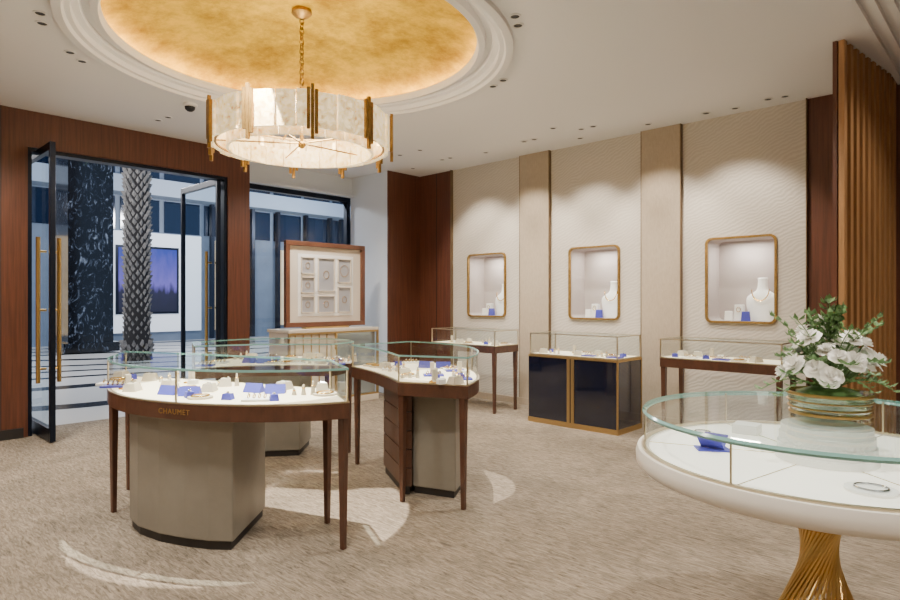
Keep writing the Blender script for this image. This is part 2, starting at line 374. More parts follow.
def screenm():
    m,nt,bs=newmat('billboard_picture'); N=nt.nodes; L=nt.links
    tc=N.new('ShaderNodeTexCoord'); sx=N.new('ShaderNodeSeparateXYZ'); L.new(tc.outputs['Object'],sx.inputs[0])
    mp=N.new('ShaderNodeMapping'); mp.inputs['Scale'].default_value=(1,3,.8); L.new(tc.outputs['Object'],mp.inputs[0])
    n=N.new('ShaderNodeTexNoise'); n.inputs['Scale'].default_value=1.6; n.inputs['Detail'].default_value=8; L.new(mp.outputs[0],n.inputs[0])
    ad=N.new('ShaderNodeMath'); ad.operation='MULTIPLY_ADD'; ad.inputs[1].default_value=-1.1; L.new(n.outputs[0],ad.inputs[0]); L.new(sx.outputs['Z'],ad.inputs[2])
    mr=N.new('ShaderNodeMapRange'); mr.inputs[1].default_value=0.4; mr.inputs[2].default_value=2.8; L.new(ad.outputs[0],mr.inputs[0])
    r=N.new('ShaderNodeValToRGB'); e=r.color_ramp.elements; e[0].color=srgb(16,18,42); e[0].position=0.1; e[1].color=srgb(18,40,130); e[1].position=0.9
    k=e.new(0.42); k.color=srgb(90,80,160); k=e.new(0.3); k.color=srgb(18,20,50)
    L.new(mr.outputs[0],r.inputs[0]); L.new(r.outputs[0],bs.inputs['Base Color']); L.new(r.outputs[0],bs.inputs['Emission Color']); bs.inputs['Emission Strength'].default_value=0.6
    return m
bb=empty('billboard',-21.8,8.0)
A().box(-21.9,-21.84,7.1,9.0,1.0,3.15).build('picture',screenm(),bb); A().box(-21.895,-21.86,7.02,9.08,0.92,3.23).build('surround',M_frame,bb)
def marble():
    m,nt,bs=newmat('dark_marble'); N=nt.nodes; L=nt.links
    tc=N.new('ShaderNodeTexCoord'); mp=N.new('ShaderNodeMapping'); mp.inputs['Scale'].default_value=(1,1,.55); mp.inputs['Rotation'].default_value=(.5,0,0); L.new(tc.outputs['Object'],mp.inputs[0])
    n=N.new('ShaderNodeTexNoise'); n.inputs['Scale'].default_value=5; n.inputs['Detail'].default_value=10; n.inputs['Roughness'].default_value=.7; n.inputs['Distortion'].default_value=2.2; L.new(mp.outputs[0],n.inputs[0])
    r=N.new('ShaderNodeValToRGB'); e=r.color_ramp.elements; e[0].color=srgb(12,14,20); e[0].position=.50; e[1].color=srgb(150,162,180); e[1].position=.72
    k=e.new(.57); k.color=srgb(30,36,48)
    L.new(n.outputs[0],r.inputs[0]); L.new(r.outputs[0],bs.inputs['Base Color']); bs.inputs['Roughness'].default_value=.15
    b=N.new('ShaderNodeBump'); b.inputs['Strength'].default_value=.8; L.new(n.outputs[0],b.inputs['Height']); L.new(b.outputs[0],bs.inputs['Normal']); return m
M_stone=marble()
A().box(-19.6,-18.4,4.75,5.85,0.0,9).box(-19.75,-18.3,4.62,5.98,0.0,0.25).build('stone_column',M_stone)
pm=empty('palm_tree',-15.5,5.45)
M_bark=mat('palm_bark',srgb(122,118,114),0.8,var=0.5,vscale=8)
M_barkd=mat('palm_bark_core',srgb(36,33,33),0.9)
M_frond=mat('palm_frond',srgb(60,90,50),0.6)
px,py=-15.5,5.45
A().lathe([(0.34,-0.03),(0.29,0.4),(0.26,2),(0.25,5),(0.27,6.5),(0.1,6.8)],px,py,20,True).build('trunk_core',M_barkd,pm,True)
a=A(); rj=random.Random(2)
zz=0.1;k=0
while zz<6.5:
    for j in range(10):
        an=2*math.pi*(j+0.5*(k%2))/10+rj.uniform(-.06,.06); r0=0.235 if zz>0.4 else 0.29; wd=0.06*rj.uniform(.8,1.1); ex=rj.uniform(.06,.12); dz=rj.uniform(-.015,.015)
        ux,uy=math.cos(an),math.sin(an); tx,ty=-uy,ux
        a.add([(px+ux*r0-tx*wd,py+uy*r0-ty*wd,zz+.03+dz),(px+ux*r0+tx*wd,py+uy*r0+ty*wd,zz+.03+dz),(px+ux*(r0+ex),py+uy*(r0+ex),zz+0.13+dz),(px+ux*r0,py+uy*r0,zz+0.15+dz),(px+ux*(r0+0.02),py+uy*(r0+0.02),zz-0.03+dz)],[(0,4,2),(4,1,2),(1,3,2),(3,0,2)])
    zz+=0.11;k+=1
a.build('leaf_bases',M_bark,pm)
a=A()
for i in range(22):
    an=2*math.pi*i/22+random.random()*0.2; el=random.uniform(0.1,1.1); Lf=random.uniform(2.2,3)
    pts=[]
    for s in range(9):
        t=s/8; pts.append(Vector((px+math.cos(an)*Lf*t*math.cos(el*(1-t*0.3)),py+math.sin(an)*Lf*t*math.cos(el*(1-t*0.3)),6.6+Lf*(math.sin(el)*t-0.75*t*t))))
    a.tube(pts,0.02,5)
    for s in range(1,9):
        for q in (0,0.5):
            p=pts[s-1].lerp(pts[s],q) if s>0 else pts[s]
            for sd in (-1,1):
                tip=p+Vector((-math.sin(an)*sd*0.45,math.cos(an)*sd*0.45,-0.2))+(pts[s]-pts[s-1])*0.8
                o=(pts[s]-pts[s-1]).normalized()*0.03
                a.add([p-o,p+o,tip],[(0,1,2)])
a.build('fronds',M_frond,pm)

# ================================================================ CURVED SHOWCASES
ZA0,ZA1,ZG=0.742,0.828,1.022
def legs(a,pts,z1=0.745):
    for x,y,r in pts:
        a.rbox(x,y,0,0.028,0.028,z1,r,1.6)
def jewel_set(parent,spots,z,seed=1,rot=0):
    rnd=random.Random(seed); pad=A(); go=A(); si=A(); bl=A(); tp=A()
    for (x,y) in spots:
        k=rnd.random(); r=rnd.random()*6.28
        if k<0.24:
            (bl if k<.06 else pad).rbox(x,y,z,0.15,0.11,0.012,rot); 
            for i in range(4): cx=x+(i-1.5)*0.03*math.cos(rot); cy=y+(i-1.5)*0.03*math.sin(rot); go.tube([(cx+0.011*math.cos(t),cy+0.004*math.sin(t),z+0.023+0.011*math.sin(t)) for t in [6.283*q/10 for q in range(10)]],0.0028,5,True); si.ell((cx,cy,z+0.036),0.005,0.005,0.005,6,4)
        elif k<0.44:
            tp.lathe([(0.07,z),(0.07,z+0.012),(0.001,z+0.014)],x,y,20)
            go.tube([(x+0.045*math.cos(t),y+0.05*math.sin(t),z+0.017) for t in [6.283*q/20 for q in range(20)]],0.004,5,True)
        elif k<0.58:
            for i in range(3):
                cx=x+(i-1)*0.055*math.cos(rot);cy=y+(i-1)*0.055*math.sin(rot); hh=0.04+0.02*i
                tp.lathe([(0.016,z),(0.006,z+hh),(0.001,z+hh+0.003)],cx,cy,12); go.tube([(cx+0.010*math.cos(t),cy+0.010*math.sin(t),z+hh*0.7) for t in [6.283*q/10 for q in range(10)]],0.0025,5,True)
        elif k<0.72:
            tp.rbox(x,y,z,0.10,0.08,0.05,r,0.7); si.tube([(x-0.03,y,z+0.054),(x,y-0.01,z+0.058),(x+0.03,y,z+0.054)],0.003,5)
        elif k<0.86:
            go.tube([(x+0.03*math.cos(t),y+0.03*math.sin(t),z+0.006) for t in [6.283*q/16 for q in range(16)]],0.004,5,True)
            pad.rbox(x+0.07,y,z,0.05,0.05,0.03,r); tp.rbox(x-.02,y+.03,z,0.03,0.03,0.09,r)
        else:
            bl.rbox(x,y,z,0.06,0.05,0.035,r,.8); si.ell((x,y,z+.04),.01,.01,.008,8,5)
    pad.build('jewel_pads',M_pad,parent,True); tp.build('taupe_risers',M_block,parent,True); go.build('gold_jewels',M_gold,parent,True); si.build('silver_jewels',M_silver,parent,True); bl.build('blue_boxes',M_blue,parent)
def bluebooks(parent,x,y,z,rot,n=2):
    b=A()
    for i in range(n):
        cx=x+i*0.15*math.cos(rot); cy=y+i*0.15*math.sin(rot)
        c,s=math.cos(rot+0.4*i),math.sin(rot+0.4*i)
        def P(u,v,w): return (cx+u*c-v*s,cy+u*s+v*c,z+w)
        b.add([P(-.06,-.035,0),P(.06,-.035,0),P(.06,.0,.055),P(-.06,.0,.055),P(-.06,.04,0),P(.06,.04,0)],[(0,1,2,3),(3,2,5,4),(0,3,4),(1,5,2)])
    b.build('blue_jewel_stands',M_blue,parent)
def curved(name,outer,inner,ped,legpts,seed,blues=(),drawers=None,dens=.75):
    o=[W(*p) for p in cr(outer)+cr(inner)]
    cx=sum(p[0] for p in o)/len(o); cy=sum(p[1] for p in o)/len(o)
    e=empty(name,cx,cy)
    A().prism(o,ZA0,ZA1).build('apron',M_woodt,e)
    A().ringprism(inset(o,-0.002),inset(o,0.02),ZA1,ZA1+0.009).build('brass_rail',M_pale,e)
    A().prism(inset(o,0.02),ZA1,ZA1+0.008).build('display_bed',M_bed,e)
    g=inset(o,0.008)
    A().strip(g,ZA1+0.009,ZG-0.008).build('glass_side',M_glass,e,True,ang=0.5)
    A().face(g,ZG).build('glass_top',M_glasst,e)
    A().ringprism(inset(o,0.002),inset(o,0.011),ZG-0.012,ZG).build('glass_top_edge',M_gedge,e)
    po=A(); no=len(cr(outer)); 
    for k in (0,no//2,no-1,no,len(o)-1):
        x,y=g[k]; po.rbox(x,y,ZA1+0.008,0.009,0.009,ZG-ZA1-0.018,0)
    po.build('corner_posts',M_pale,e)
    l=A(); legs(l,[(*W(X,d),0.2) for X,d in legpts]); l.build('legs',M_woodt,e,bevel=0.003)
    if ped:
        pp=[W(*p) for p in ped]; A().prism(pp,0.05,ZA0).build('pedestal',M_leather,e,bevel=0.008)
        A().prism(inset(pp,0.015),0,0.05).build('plinth',M_black,e)
    if drawers:
        dd=[W(*p) for p in drawers]; a=A()
        for i in range(5): a.prism(dd,0.06+i*0.135,0.06+i*0.135+0.127)
        a.build('drawers',M_woodt,e); A().prism(inset(dd,0.012),0,0.735).build('drawer_carcass',M_black,e)
    mid=[]
    co=cr(outer,4); ci=list(reversed(cr(inner,4)))
    m=14
    for i in range(1,m):
        t=i/m; p=co[int(t*(len(co)-1))]; q=ci[int(t*(len(ci)-1))]
        for s in (0.2,0.5,0.78):
            mid.append(W(p[0]*(1-s)+q[0]*s,p[1]*(1-s)+q[1]*s))
    rnd=random.Random(seed); spots=[p for p in mid if rnd.random()<dens]
    bp=[W(*b) for b in blues]
    spots=[p for p in spots if all((p[0]-b[0])**2+(p[1]-b[1])**2>0.03 for b in bp)]
    jewel_set(e,spots,ZA1+0.008,seed,math.atan2(sa,ca)+0.1)
    for b in bp: bluebooks(e,b[0],b[1],ZA1+0.008,math.atan2(sa,ca)-0.3)
    return e
f_out=[(-2.26,4.03),(-2.09,3.77),(-1.85,3.54),(-1.515,3.37),(-1.15,3.29),(-.8,3.31),(-.56,3.40)]
f_in=[(-.75,3.88),(-1.2,4.08),(-1.75,4.32),(-2.42,4.56)]
ft=curved('curved_jewellery_showcase',f_out,f_in,[(-1.98,3.78),(-1.86,3.645),(-1.68,3.53),(-1.5,3.46),(-1.35,3.42),(-1.21,3.41),(-1.2,3.98),(-1.95,4.25)],
   [(-2.22,4.04),(-.60,3.44),(-.77,3.84),(-2.37,4.52)],3,blues=[(-1.68,3.66),(-1.2,3.75)])
cu=bpy.data.curves.new('lettering','FONT'); cu.body='CHAUMET'; cu.size=0.042; cu.extrude=0.001; cu.align_x='CENTER'; cu.align_y='CENTER'; cu.space_character=1.15
tx=bpy.data.objects.new('lettering',cu); COL.objects.link(tx); cu.materials.append(M_brass)
pa=Vector(W(-1.69,3.448)); pb=Vector(W(-1.34,3.325)); t=(pb-pa).normalized(); mm=Vector(W(-1.515,3.37))+Vector((t.y,-t.x))*0.008
tx.matrix_world=Matrix.Translation((mm.x,mm.y,0.785))@Matrix.Rotation(math.atan2(t.y,t.x),4,'Z')@Matrix.Rotation(math.pi/2,4,'X')
mw=tx.matrix_world.copy(); tx.parent=ft; tx.matrix_parent_inverse=Matrix.Translation(-ft.location); tx.matrix_basis=mw
r_out=[(.12,4.05),(.20,4.35),(.21,4.7),(.13,5.1),(-.08,5.42),(-.36,5.66)]
r_in=[(-.84,5.22),(-.62,4.85),(-.46,4.5),(-.36,4.22)]
curved('curved_jewellery_showcase',r_out,r_in,[(-.27,4.44),(.04,4.30),(.11,4.6),(.05,4.95),(-.15,5.2),(-.40,5.0)],
   [(.09,4.09),(-.33,4.25),(-.79,5.22),(-.36,5.60)],5,blues=[(-.2,5.1)],drawers=[(-.345,4.40),(-.275,4.40),(-.41,5.02),(-.54,4.98)])
b_out=[(-.88,5.62),(-1.0,5.9),(-1.35,6.12),(-1.75,6.12),(-2.1,5.9),(-2.32,5.5)]
b_in=[(-2.12,5.06),(-1.75,5.24),(-1.4,5.3),(-1.02,5.28)]
curved('curved_jewellery_showcase',b_out,b_in,[(-1.35,5.5),(-1.35,5.95),(-1.75,5.98),(-2.0,5.8),(-1.95,5.4)],
   [(-.93,5.62),(-1.06,5.33),(-2.1,5.12),(-2.26,5.48)],9,blues=[(-1.8,5.5)])

# ================================================================ WALL SHOWCASES
def rect_case(e,x0,x1,y0,y1,zb):
    o=[(x0,y0),(x1,y0),(x1,y1),(x0,y1)]
    A().ringprism(inset(o,-0.002),inset(o,0.02),zb,zb+0.010).build('brass_rail',M_pale,e)
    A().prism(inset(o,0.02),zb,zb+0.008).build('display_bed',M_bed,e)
    g=inset(o,0.006)
    A().strip(g,zb+0.01,ZG-0.008).build('glass_side',M_glass,e); A().face(g,ZG).build('glass_top',M_glasst,e)
    A().ringprism(o,inset(o,0.012),ZG-0.01,ZG).build('top_rail',M_pale,e)
    a=A()
    for x,y in g: a.rbox(x,y,zb+0.01,0.012,0.012,ZG-zb-0.02)
    a.build('corner_posts',M_pale,e)
    sp=[(x0+0.1+i*(x1-x0-0.2)/6,y0+0.13+ (0.18 if j else 0)) for i in range(7) for j in (0,1) if random.random()<0.8]
    jewel_set(e,sp,zb+0.008,int(-x0*100),0)
def wall_table(x0,x1,y0=5.80,y1=6.28):
    e=empty('wall_jewellery_showcase',(x0+x1)/2,(y0+y1)/2)
    A().box(x0,x1,y0,y1,0.742,0.828).build('apron',M_woodt,e,bevel=0.003)
    a=A(); legs(a,[(x0+.03,y0+.03,0),(x1-.03,y0+.03,0),(x1-.03,y1-.03,0),(x0+.03,y1-.03,0)]); a.build('legs',M_woodt,e)
    rect_case(e,x0,x1,y0,y1,0.828)
wall_table(-5.86,-4.76); wall_table(-2.66,-1.56)
x0,x1,y0,y1=-4.23,-3.09,5.76,6.30
e=empty('navy_cabinet_showcase',(x0+x1)/2,6.0)
A().box(x0+.006,x1-.006,y0+.006,y1,0.05,0.76).build('carcass',M_navy,e)
a=A()
a.box(x0,x1,y0,y1,0.0,0.055); a.box(x0,x1,y0,y1,0.752,0.775)
for xa,xb in ((x1-.016,x1),): a.box(xa,xb,y0,y0+.016,0.055,0.752); a.box(xa,xb,y1-.016,y1,0.055,0.752)
xm=(x0+x1)/2
a.box(xm-.045,xm+.045,y0-.002,y0+.02,0.055,0.752)
a.build('brass_frame',M_brassd,e)
A().box(xm-.006,xm+.006,y0-.004,y0+.01,0.055,0.752).build('door_gap',M_black,e)
rect_case(e,x0+.02,x1-.01,y0+.01,y1-.01,0.778)

def bust(x,y,z,s=1.0,rot=0):
    e=empty('necklace_bust',x,y,z)
    lv=[(0,.085,.05),(.02,.088,.052),(.06,.098,.05),(.12,.112,.048),(.17,.112,.045),(.20,.085,.04),(.225,.048,.034),(.25,.036,.03),(.30,.032,.029),(.32,.034,.03),(.323,.001,.001)]
    lv=cr([(a,b,c) for a,b,c in lv],3); a=A(); n=24; vs=[];fs=[]
    for h,rx,ry in lv:
        for i in range(n):
            t=2*math.pi*i/n; ux=rx*math.cos(t)*s; uy=ry*math.sin(t)*s+0.02*s*(h/0.3)
            vs.append((x+ux*math.cos(rot)-uy*math.sin(rot),y+ux*math.sin(rot)+uy*math.cos(rot),z+h*s))
    for k in range(len(lv)-1):
        for i in range(n): j=(i+1)%n; fs.append((k*n+i,k*n+j,(k+1)*n+j,(k+1)*n+i))
    fs.append(tuple(range(n-1,-1,-1))); a.add(vs,fs); a.build('torso',M_pad,e,True,ang=1.2)
    g=A(); pts=[]
    for i in range(17):
        t=math.pi*i/16; u=-.06*math.cos(t)*s; w=(.235-.085*math.sin(t))*s
        v=(-.036-0.018*math.sin(t))*s
        pts.append((x+u*math.cos(rot)-v*math.sin(rot),y+u*math.sin(rot)+v*math.cos(rot),z+w))
    g.tube(pts,0.004*s,6); g.build('necklace',M_gold,e,True)
for cx in (-5.62,-3.9,-2.19):
    bust(cx+0.15,6.87,NZ0+0.001,1.4)
    e=empty('jewellery_display_stand',cx-0.02,6.8,NZ0)
    A().rbox(cx-0.05,6.8,NZ0+0.001,0.10,0.06,0.17,0.1,0.9).rbox(cx-0.17,6.84,NZ0+0.001,0.08,0.06,0.10,0,0.9).build('blocks',M_pad,e,bevel=0.004)
    A().rbox(cx+0.03,6.745,NZ0+0.001,0.09,0.06,0.10,0.2,0.8).build('blue_pouch',M_blue,e,bevel=0.004)
    A().tube([(cx-0.05+0.02*math.cos(t),6.765,NZ0+0.12+0.025*math.sin(t)) for t in [6.283*q/16 for q in range(16)]],0.003,5,True).build('ring',M_gold,e,True)

# ================================================================ FRAMED DISPLAY ON CABINET
e=empty('framed_window_display',-6.9,4.87,1.02)
X=-6.9; ya,yb,za,zb=4.22,5.50,1.045,2.17
a=A(); t=.062
a.box(X-.06,X,ya,yb,za,za+t).box(X-.06,X,ya,yb,zb-t,zb).box(X-.06,X,ya,ya+t,za+t,zb-t).box(X-.06,X,yb-t,yb,za+t,zb-t); a.build('frame',mat('frame_walnut',srgb(104,66,48),0.35,var=.2),e,bevel=.006)
A().box(X-.06,X-.035,ya+t,yb-t,za+t,zb-t).build('mat_board',mat('mat_board',srgb(222,210,194),.7),e)
Ya,Yb,Za,Zb=ya+t+.13,yb-t-.13,za+t+.08,zb-t-.1
A().box(X-.036,X-.030,Ya,Yb,Za,Zb).build('inner_board',M_pad,e)
a=A(); b=A()
def cell(u0,u1,w0,w1,g=0.01):
    Y0,Y1=Ya+u0*(Yb-Ya),Ya+u1*(Yb-Ya); Z0,Z1=Za+w0*(Zb-Za),Za+w1*(Zb-Za)
    a.box(X-.030,X-.012,Y0,Y1,Z0,Z0+g).box(X-.030,X-.012,Y0,Y1,Z1-g,Z1).box(X-.030,X-.012,Y0,Y0+g,Z0,Z1).box(X-.030,X-.012,Y1-g,Y1,Z0,Z1)
    b.box(X-.031,X-.028,Y0+g,Y1-g,Z0+g,Z1-g); return Y0,Y1,Z0,Z1
cells=[(0.05,.28,.68,.95),(.05,.28,.37,.63),(.05,.28,.05,.32),(.34,.64,.40,.95),(.34,.64,.05,.33),(.70,.95,.55,.95),(.70,.95,.05,.48)]
j=A()
for ci_,c in enumerate(cells):
    Y0,Y1,Z0,Z1=cell(*c); my,mz=(Y0+Y1)/2,(Z0+Z1)/2; rr=min(Y1-Y0,Z1-Z0)*(0.16 if ci_!=5 else .3)
    j.tube([(X-.022,my+rr*math.sin(q),mz+rr*1.2*math.cos(q)) for q in [6.283*k/18 for k in range(18)]],.003,5,True)
a.build('cell_frames',M_cream,e); b.build('cell_backs',mat('cell_back',srgb(168,168,174),0.7),e); j.build('jewels',M_gold,e,True)
A().box(X-.08,X+.02,4.5,5.2,1.02,1.045).box(X-.3,X-.06,4.8,4.9,1.02,1.08).box(X-.09,X-.06,4.8,4.9,1.08,1.9).build('easel_foot',M_brassd,e)
e=empty('window_display_cabinet',-6.95,4.87)
x0,x1,y0,y1=-7.25,-6.72,4.15,5.60
A().box(x0,x1,y0,y1,0.98,1.02).box(x0,x1,y0,y1,0.0,0.08).build('top_and_plinth',M_cream,e,bevel=.004)
A().box(x0+.02,x1-.03,y0+.02,(y0+y1)/2,0.08,0.98).build('cream_body',M_cream,e)
A().box(x0+.02,x1-.06,(y0+y1)/2,y1-.02,0.08,0.98).build('mirror_panel',mat('pale_mirror',srgb(190,205,215),0.15,0.7),e)
a=A()
for y in (y0,(y0+y1)/2-.012,y1-.024): a.box(x1-.03,x1,y,y+.024,.08,.98)
for z in (.08,.955): a.box(x1-.028,x1-.002,y0+.02,y1-.02,z,z+.024)
for k in range(5): a.box(x1-.03,x1-.012,y0+.1+k*.12,y0+.108+k*.12,.1,.95)
a.build('brass_trim',M_brassd,e)

# ================================================================ ROUND TABLE
C=W(1.37,2.27); e=empty('round_display_table',C[0],C[1])
M_rim=mat('cream_rim',srgb(234,228,218),0.3)
A().lathe([(0.10,.70),(.50,.725),(.60,.735),(.635,.75),(.65,.77),(.652,.80),(.645,.822),(.60,.822)],C[0],C[1],96).build('rim',M_rim,e,True,ang=.9)
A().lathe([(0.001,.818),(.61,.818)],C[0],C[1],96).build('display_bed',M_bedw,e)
A().lathe([(.630,.822),(.630,.830),(.614,.830),(.614,.822)],C[0],C[1],96).build('brass_ring',M_pale,e)
A().lathe([(.62,.83),(.62,.962)],C[0],C[1],96).build('glass_side',M_glass,e,True)
A().lathe([(.001,.97),(.622,.97)],C[0],C[1],96).build('glass_top',M_glasst,e)
A().lathe([(.610,.952),(.622,.952),(.627,.961),(.622,.9705)],C[0],C[1],96).build('glass_top_edge',M_gedge,e,True)
a=A()
for i in range(6):
    t=2*math.pi*i/6+.35; a.tube([(C[0]+.618*math.cos(t),C[1]+.618*math.sin(t),.83),(C[0]+.618*math.cos(t),C[1]+.618*math.sin(t),.96)],.004,8)
a.build('glass_posts',M_pale,e)
a=A()
for i in range(3):
    t=math.pi*i/3+.35; p=(C[0]+.61*math.cos(t),C[1]+.61*math.sin(t)); q=(C[0]-.61*math.cos(t),C[1]-.61*math.sin(t))
    a.tube([(p[0],p[1],.8185),(q[0],q[1],.8185)],.002,4)
a.build('bed_seams',M_pale,e)
a=A()
for i in range(34):
    t0=2*math.pi*i/34
    A0=Vector((.23*math.cos(t0),.23*math.sin(t0),.03)); B0=Vector((.13*math.cos(t0+2.45),.13*math.sin(t0+2.45),.72))
    a.tube([A0+Vector((C[0],C[1],0)),A0.lerp(B0,.5)+Vector((C[0],C[1],0)),B0+Vector((C[0],C[1],0))],.0065,6)
a.build('twisted_rod_stem',M_brass,e,True)
A().lathe([(.001,0),(.26,0),(.265,.015),(.25,.03),(.001,.035)],C[0],C[1],64).build('base_disc',M_brassd,e,True)
A().lathe([(.001,.819),(.165,.819),(.165,.845),(.158,.847),(.158,.88),(.152,.882),(.152,.915),(.146,.917),(.146,.945),(.001,.947)],*W(1.37,2.23),48).build('round_riser',M_pwhite,e,True,ang=.5)
bx,by=W(1.02,2.38)
b=A(); 
for s in (-1,1): b.add([(bx-.045,by,.825),(bx+.045,by,.825),(bx+.045,by+s*.045,.875),(bx-.045,by+s*.045,.875)],[(0,1,2,3)])
b.rbox(bx,by,.8185,.12,.08,.006,.6); b.build('blue_ring_stand',M_blue,e)
b=A()
bx,by=W(1.62,2.0); b.lathe([(.001,.819),(.11,.819),(.115,.83),(.10,.834),(.001,.832)],bx,by,40)
bx2,by2=W(1.28,1.86); b.lathe([(.001,.819),(.07,.819),(.072,.828),(.001,.828)],bx2,by2,32)
bx3,by3=W(1.62,2.6); b.rbox(bx3,by3,.819,.16,.11,.02,.4); bx4,by4=W(1.3,2.68); b.rbox(bx4,by4,.819,.1,.1,.04,.1)
b5=W(1.08,2.62); b.rbox(b5[0],b5[1],.819,.1,.07,.015,.9)
b.build('white_trays',M_pad,e,True,ang=.5)
b=A()
b.tube([(bx+.075*math.cos(q),by+.06*math.sin(q),.838) for q in [6.283*k/24 for k in range(24)]],.004,6,True)
b.tube([(bx2+.045*math.cos(q),by2+.04*math.sin(q),.832) for q in [6.283*k/24 for k in range(24)]],.003,6,True)
b.tube([(b5[0]+.03*math.cos(q),b5[1]+.03*math.sin(q),.838) for q in [6.283*k/24 for k in range(24)]],.003,6,True)
b.build('silver_necklaces',M_silver,e,True)
b=A(); b.rbox(bx+.01,by,.834,.05,.03,.02,.6); b.build('blue_pad',M_blue,e)
# flower arrangement
V0=W(1.42,2.29); fe=empty('flower_arrangement',V0[0],V0[1],.972); vz=.9715
A().lathe([(.001,vz),(.12,vz),(.128,vz+.01),(.134,vz+.04),(.14,vz+.085),(.135,vz+.088),(.125,vz+.04),(.11,vz+.012)],V0[0],V0[1],48).build('glass_bowl',glassmat('bowl_glass',(.85,.93,.85,1),.12,.5,2),fe,True)
bd=A()
for q in (0,1,2,3):
    z=vz+.004+q*.024; r=.133+q*.003; hh=.006 if q in (1,2) else .012; bd.lathe([(r,z),(r+.003,z+.002),(r+.003,z+hh-.002),(r-.003,z+hh)],V0[0],V0[1],48)
bd.build('gold_bands',M_brass,fe,True)
A().ell((V0[0],V0[1],vz+.06),.115,.115,.05).build('moss',M_leaf,fe,True)
pet=A(); lf=A(); st=A(); rnd=random.Random(4)
base=Vector((V0[0],V0[1],vz+.08))
def basis(d):
    d=d.normalized(); u=d.cross(Vector((0,0,1)))
    if u.length<.05: u=Vector((1,0,0))
    u.normalize(); return u,d.cross(u).normalized(),d
def flower(c,d,r):
    u,v,w=basis(d)
    for layer,(np_,op,hh) in enumerate(((7,1.0,.15),(6,.78,.42),(5,.52,.62),(4,.3,.75),(3,.14,.8))):
        for k in range(np_):
            an=2*math.pi*(k+.5*layer)/np_+rnd.random()*.3; grid=[]
            for j in range(4):
                t=j/3
                for i in range(-2,3):
                    ww=i/2*.75*math.sin(math.pi*(.2+.62*t)); a2=an+ww
                    rad=r*op*(t**.7)*(1-.08*abs(i/2)); z=r*hh*t-(r*.18*t*t if layer==0 else 0)+.03*r*rnd.random()
                    grid.append(c+u*math.cos(a2)*rad+v*math.sin(a2)*rad+w*z)
            pet.add(grid,[(j*5+i,j*5+i+1,(j+1)*5+i+1,(j+1)*5+i) for j in range(3) for i in range(4)])
for i in range(26):
    th=2.4*i; ph=.15+1.1*math.sqrt(i/26); d=Vector((math.cos(th)*math.sin(ph),math.sin(th)*math.sin(ph),math.cos(ph)))
    c=base+Vector((d.x*.155,d.y*.155,.02+d.z*rnd.uniform(.14,.26))); st.tube([base,c],.003,5); flower(c,d+Vector((0,0,.2)),rnd.uniform(.034,.047))
def leaf1(p,d,L,wd):
    u,v,w=basis(d); m=p+w*L*.5+v*.004
    lf.add([p,m+u*wd,p+w*L,m-u*wd,m+v*wd*.3],[(0,1,4),(1,2,4),(2,3,4),(3,0,4)])
for i in range(40):
    th=2*math.pi*i/40+rnd.uniform(-.2,.2); ph=(.15,.55,.95,1.35)[i%4]+rnd.uniform(-.12,.12); L=rnd.uniform(.24,.34) if ph<.7 else rnd.uniform(.18,.25)
    d=Vector((math.cos(th)*math.sin(ph),math.sin(th)*math.sin(ph),math.cos(ph)*1.1)); pts=[base+d*L*t+Vector((0,0,.04*math.sin(t*3)-.03*t*t)) for t in [q/8 for q in range(9)]]
    st.tube(pts,.002,4)
    for q in range(3,9):
        for s in (-1,1):
            sd=Vector((-math.sin(th)*s,math.cos(th)*s,.2)); leaf1(pts[q],sd+d*.6,rnd.uniform(.03,.045),.010 if i%2 else .014)
    leaf1(pts[8],d,.035,.01)
pet.build('white_flowers',M_petal,fe,True,ang=1.5); lf.build('foliage',M_leaf,fe); st.build('stems',M_leaf,fe)

# ================================================================ CHANDELIER
cx,cy=DC; ch=empty('chandelier',cx,cy,2.9); zt,zbm=2.82,2.60; Rr=.665; topz=H+.07+hd
A().lathe([(.001,topz-.005),(.075,topz-.005),(.08,topz-.03),(.05,topz-.06),(.015,topz-.075)],cx,cy,32).build('canopy',M_bar,ch,True)
a=A()
z=topz-.07;k=0
while z>3.02:
    an=0 if k%2 else math.pi/2
    a.tube([(cx+.017*math.cos(q)*math.cos(an),cy+.017*math.cos(q)*math.sin(an),z-.02+.028*math.sin(q)) for q in [6.283*m/12 for m in range(12)]],.005,6,True); z-=.04;k+=1
a.tube([(cx,cy,3.04),(cx,cy,2.60)],.013,8)
a.ell((cx,cy,2.98),.035,.035,.04); a.ell((cx,cy,2.62),.03,.03,.03); a.build('chain_and_stem',M_bar,ch,True)
a=A()
for i in range(5):
    t=2*math.pi*i/5+.3; p=(cx+(Rr-.02)*math.cos(t),cy+(Rr-.02)*math.sin(t))
    a.tube([(cx,cy,2.96),(cx+.3*math.cos(t),cy+.3*math.sin(t),2.89),(p[0],p[1],zt-.01)],.007,6); a.tube([(cx,cy,2.63),(p[0],p[1],2.63)],.006,6)
for zz in (zt,zbm): a.lathe([(Rr-.035,zz-.006),(Rr-.018,zz-.006),(Rr-.018,zz+.006),(Rr-.035,zz+.006),(Rr-.035,zz-.006)],cx,cy,72)
a.build('ring_frame',M_brassd,ch)
a=A(); bars=A()
NPn=30
for i in range(NPn):
    a0=2*math.pi*i/NPn+.006; a1=2*math.pi*(i+1)/NPn-.006
    hz=rnd.uniform(-.006,.006); ro=.004 if i%2 else -.008
    o=[];I=[]
    for q in range(4):
        t=a0+(a1-a0)*q/3; o.append((cx+(Rr+.016+ro)*math.cos(t),cy+(Rr+.016+ro)*math.sin(t))); I.append((cx+(Rr-.008+ro)*math.cos(t),cy+(Rr-.008+ro)*math.sin(t)))
    a.prism(o+I[::-1],zbm+hz-.02,zt+hz+.01)
